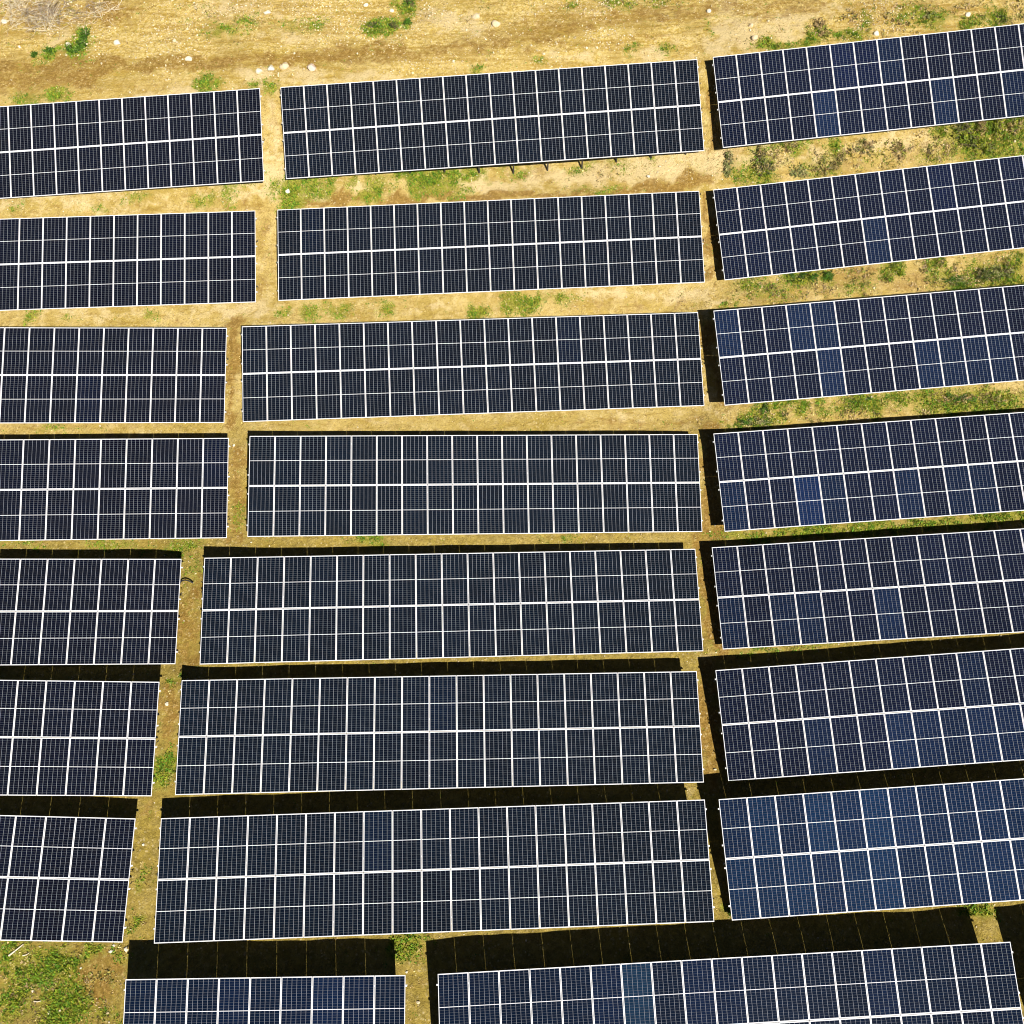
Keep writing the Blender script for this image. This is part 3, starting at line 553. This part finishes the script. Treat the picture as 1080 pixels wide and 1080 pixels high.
ORD = {1: 'top', 2: 'second', 3: 'third', 4: 'fourth', 5: 'fifth', 6: 'sixth', 7: 'seventh', 8: 'bottom'}
def table(t, idx):
    row, c = t['row'], t['col']; yaw, sl, ti = t['ang']; M = t['M']; n = t['n']; Lm = n * PW
    ctr = t['left'] + M[:, 0] * Lm / 2; gz = float(ground(ctr[0], ctr[1])); base = np.array([ctr[0], ctr[1], gz])
    cz, sz = math.cos(yaw), math.sin(yaw); Q = np.array([[cz, sz, 0], [-sz, cz, 0], [0, 0, 1]])        # world offset -> root frame
    root = obj('solar_array', None, None, base, (0, 0, yaw)); root.empty_display_size = .5
    where = {1: 'at the left end of', 2: 'in the middle of', 3: 'at the right end of'}[c]
    if row == 8: lab = {1: 'short solar array alone at the lower left of the bottom row', 2: 'wide solar array in the bottom row with one clearly bluer panel', 3: 'solar array beyond the right edge, only its shadow in the bottom row'}[c]
    elif row == 1: lab = {1: 'solar array nearest the top left corner, just below the dirt track', 2: 'middle array of the top row, with dark posts showing under its low edge', 3: 'solar array nearest the top right corner, below the weedy bank'}[c]
    elif (row, c) == (7, 3): lab = 'bluest solar array, large at the right end of the seventh row'
    elif (row, c) == (7, 1): lab = 'lowest array at the left edge, above the green grass'
    elif (row, c) == (5, 1): lab = 'array at the left end of the fifth row, with a black cable at its side'
    else: lab = f'dark solar array {where} the {ORD[row]} row from the top'
    tag(root, lab, 'solar array', 'solar arrays in rows on the hillside')
    eul = (ti, -sl, 0)
    def local(a, b, h): return Q @ (t['left'] + M[:, 0] * a + M[:, 1] * b + M[:, 2] * h - base)
    base_t = np.array(TINT[c]); bl = set(BLUE.get((row, c), []))
    if row >= 4 and c == 2: base_t = base_t * np.array([1.0, 1.12, 1.08])
    if row == 8: base_t = np.array([.0018, .0055, .0165])
    if (row, c) == (7, 3): base_t = np.array([.0022, .0080, .0260])  # blue sheen of the lower right painted into the panel colour
    for k in range(n):
        for j in (0, 1):
            p = local((k + .5) * PW, (j - .5) * SL / 2, 0)
            o = obj('solar_panel', LAM, root, p, (eul[0] + rnd.gauss(0, .0012), eul[1] + rnd.gauss(0, .0012), 0))
            s_ = rnd.uniform(.85, 1.2); q = base_t * s_
            if (k, j) in bl: q = np.array([.0020, .0062, .0210] if (row, c) != (7, 3) else [.0022, .0100, .031]) * rnd.uniform(.85, 1.3) if (row, c, k) != (8, 2, 6) else np.array([.0045, .017, .040])
            if c == 3: q = q * (1 + .45 * float(vnoise(p[0] + base[0], p[1] + base[1], 4.)) + .25)
            if rnd.random() < .02: q = q * np.array([1, 1.25, 1.5])
            o.color = (q[0], q[1], q[2], 1)
            f = obj('frame', FRM, o)
    for b in (SL / 2 - .36, SL / 2 - 1.66, SL / 2 - 2.46, SL / 2 - 3.78):
        obj('purlin', mesh('purlin', *channel(Lm + .10, 'x', .055, .06, .005), [M_GALV]), root, local(-.05, b, -TH - .031), eul)
        for a in (-.09, Lm + .09): pass
    step = 1.59 if (row, c) == (1, 2) else 3.18
    m = max(2, int(Lm / step)); off = (Lm - (m - 1) * step) / 2
    for i in range(m):
        a = off + i * step
        obj('rafter', RAFT, root, local(a, -SL / 2 + .3, -TH - .103), eul)
        for b, d in ((-SL / 2 + (.36 if (row, c) == (1, 2) else .62), .065), (SL / 2 - 1.05, .08)):
            top = t['left'] + M[:, 0] * (a + .06) + M[:, 1] * b - M[:, 2] * (TH + .10); z0 = float(ground(top[0], top[1])) - .25
            obj('post', mesh('post', *channel(max(.3, top[2] - z0), 'z', d, d, .012), [M_POST]), root, Q @ (np.array([top[0], top[1], z0]) - base))
    for e_, a in ((-1, -.03), (1, Lm + .03)):             # cable clips on the end purlins
        for b in (SL / 2 - .12, SL / 2 - 1.42, SL / 2 - 2.28, SL / 2 - 3.5):
            if rnd.random() < .8: continue
            V, F = tube_geo([(0, 0, 0), (e_ * .03, rnd.uniform(-.05, .05), -.01), (e_ * .045, rnd.uniform(-.1, .1), -.06), (e_ * .01, .02, -.12)], .016, 5)
            obj('cable_loop', mesh('cable_loop', V, F, [M_BLACK]), root, local(a, b, -TH - .01), eul)
for i, t in enumerate(TABLES): table(t, i)

# ------------------------------------------------------------------ light
w = bpy.data.worlds.new('World'); S.world = w; w.use_nodes = True
sky = w.node_tree.nodes.new('ShaderNodeTexSky'); sky.sky_type = 'NISHITA'; sky.sun_disc = False; sky.air_density = .3; sky.dust_density = .1; sky.altitude = 2000
elev = math.asin(-SUN[2]); sky.sun_elevation = elev; sky.sun_rotation = math.atan2(-SUN[0], -SUN[1])
w.node_tree.links.new(sky.outputs[0], w.node_tree.nodes['Background'].inputs['Color']); w.node_tree.nodes['Background'].inputs['Strength'].default_value = .05
sd = bpy.data.lights.new('sun', 'SUN'); sd.energy = 5.0; sd.angle = R(.5); sd.color = (1, .955, .87)
so = bpy.data.objects.new('sun', sd); COL.objects.link(so)
from mathutils import Vector
so.rotation_euler = Vector([float(q) for q in SUN]).to_track_quat('-Z', 'Y').to_euler()
S.view_settings.view_transform = 'Standard'; S.view_settings.look = 'None'; S.view_settings.gamma = 1; S.view_settings.exposure = .68
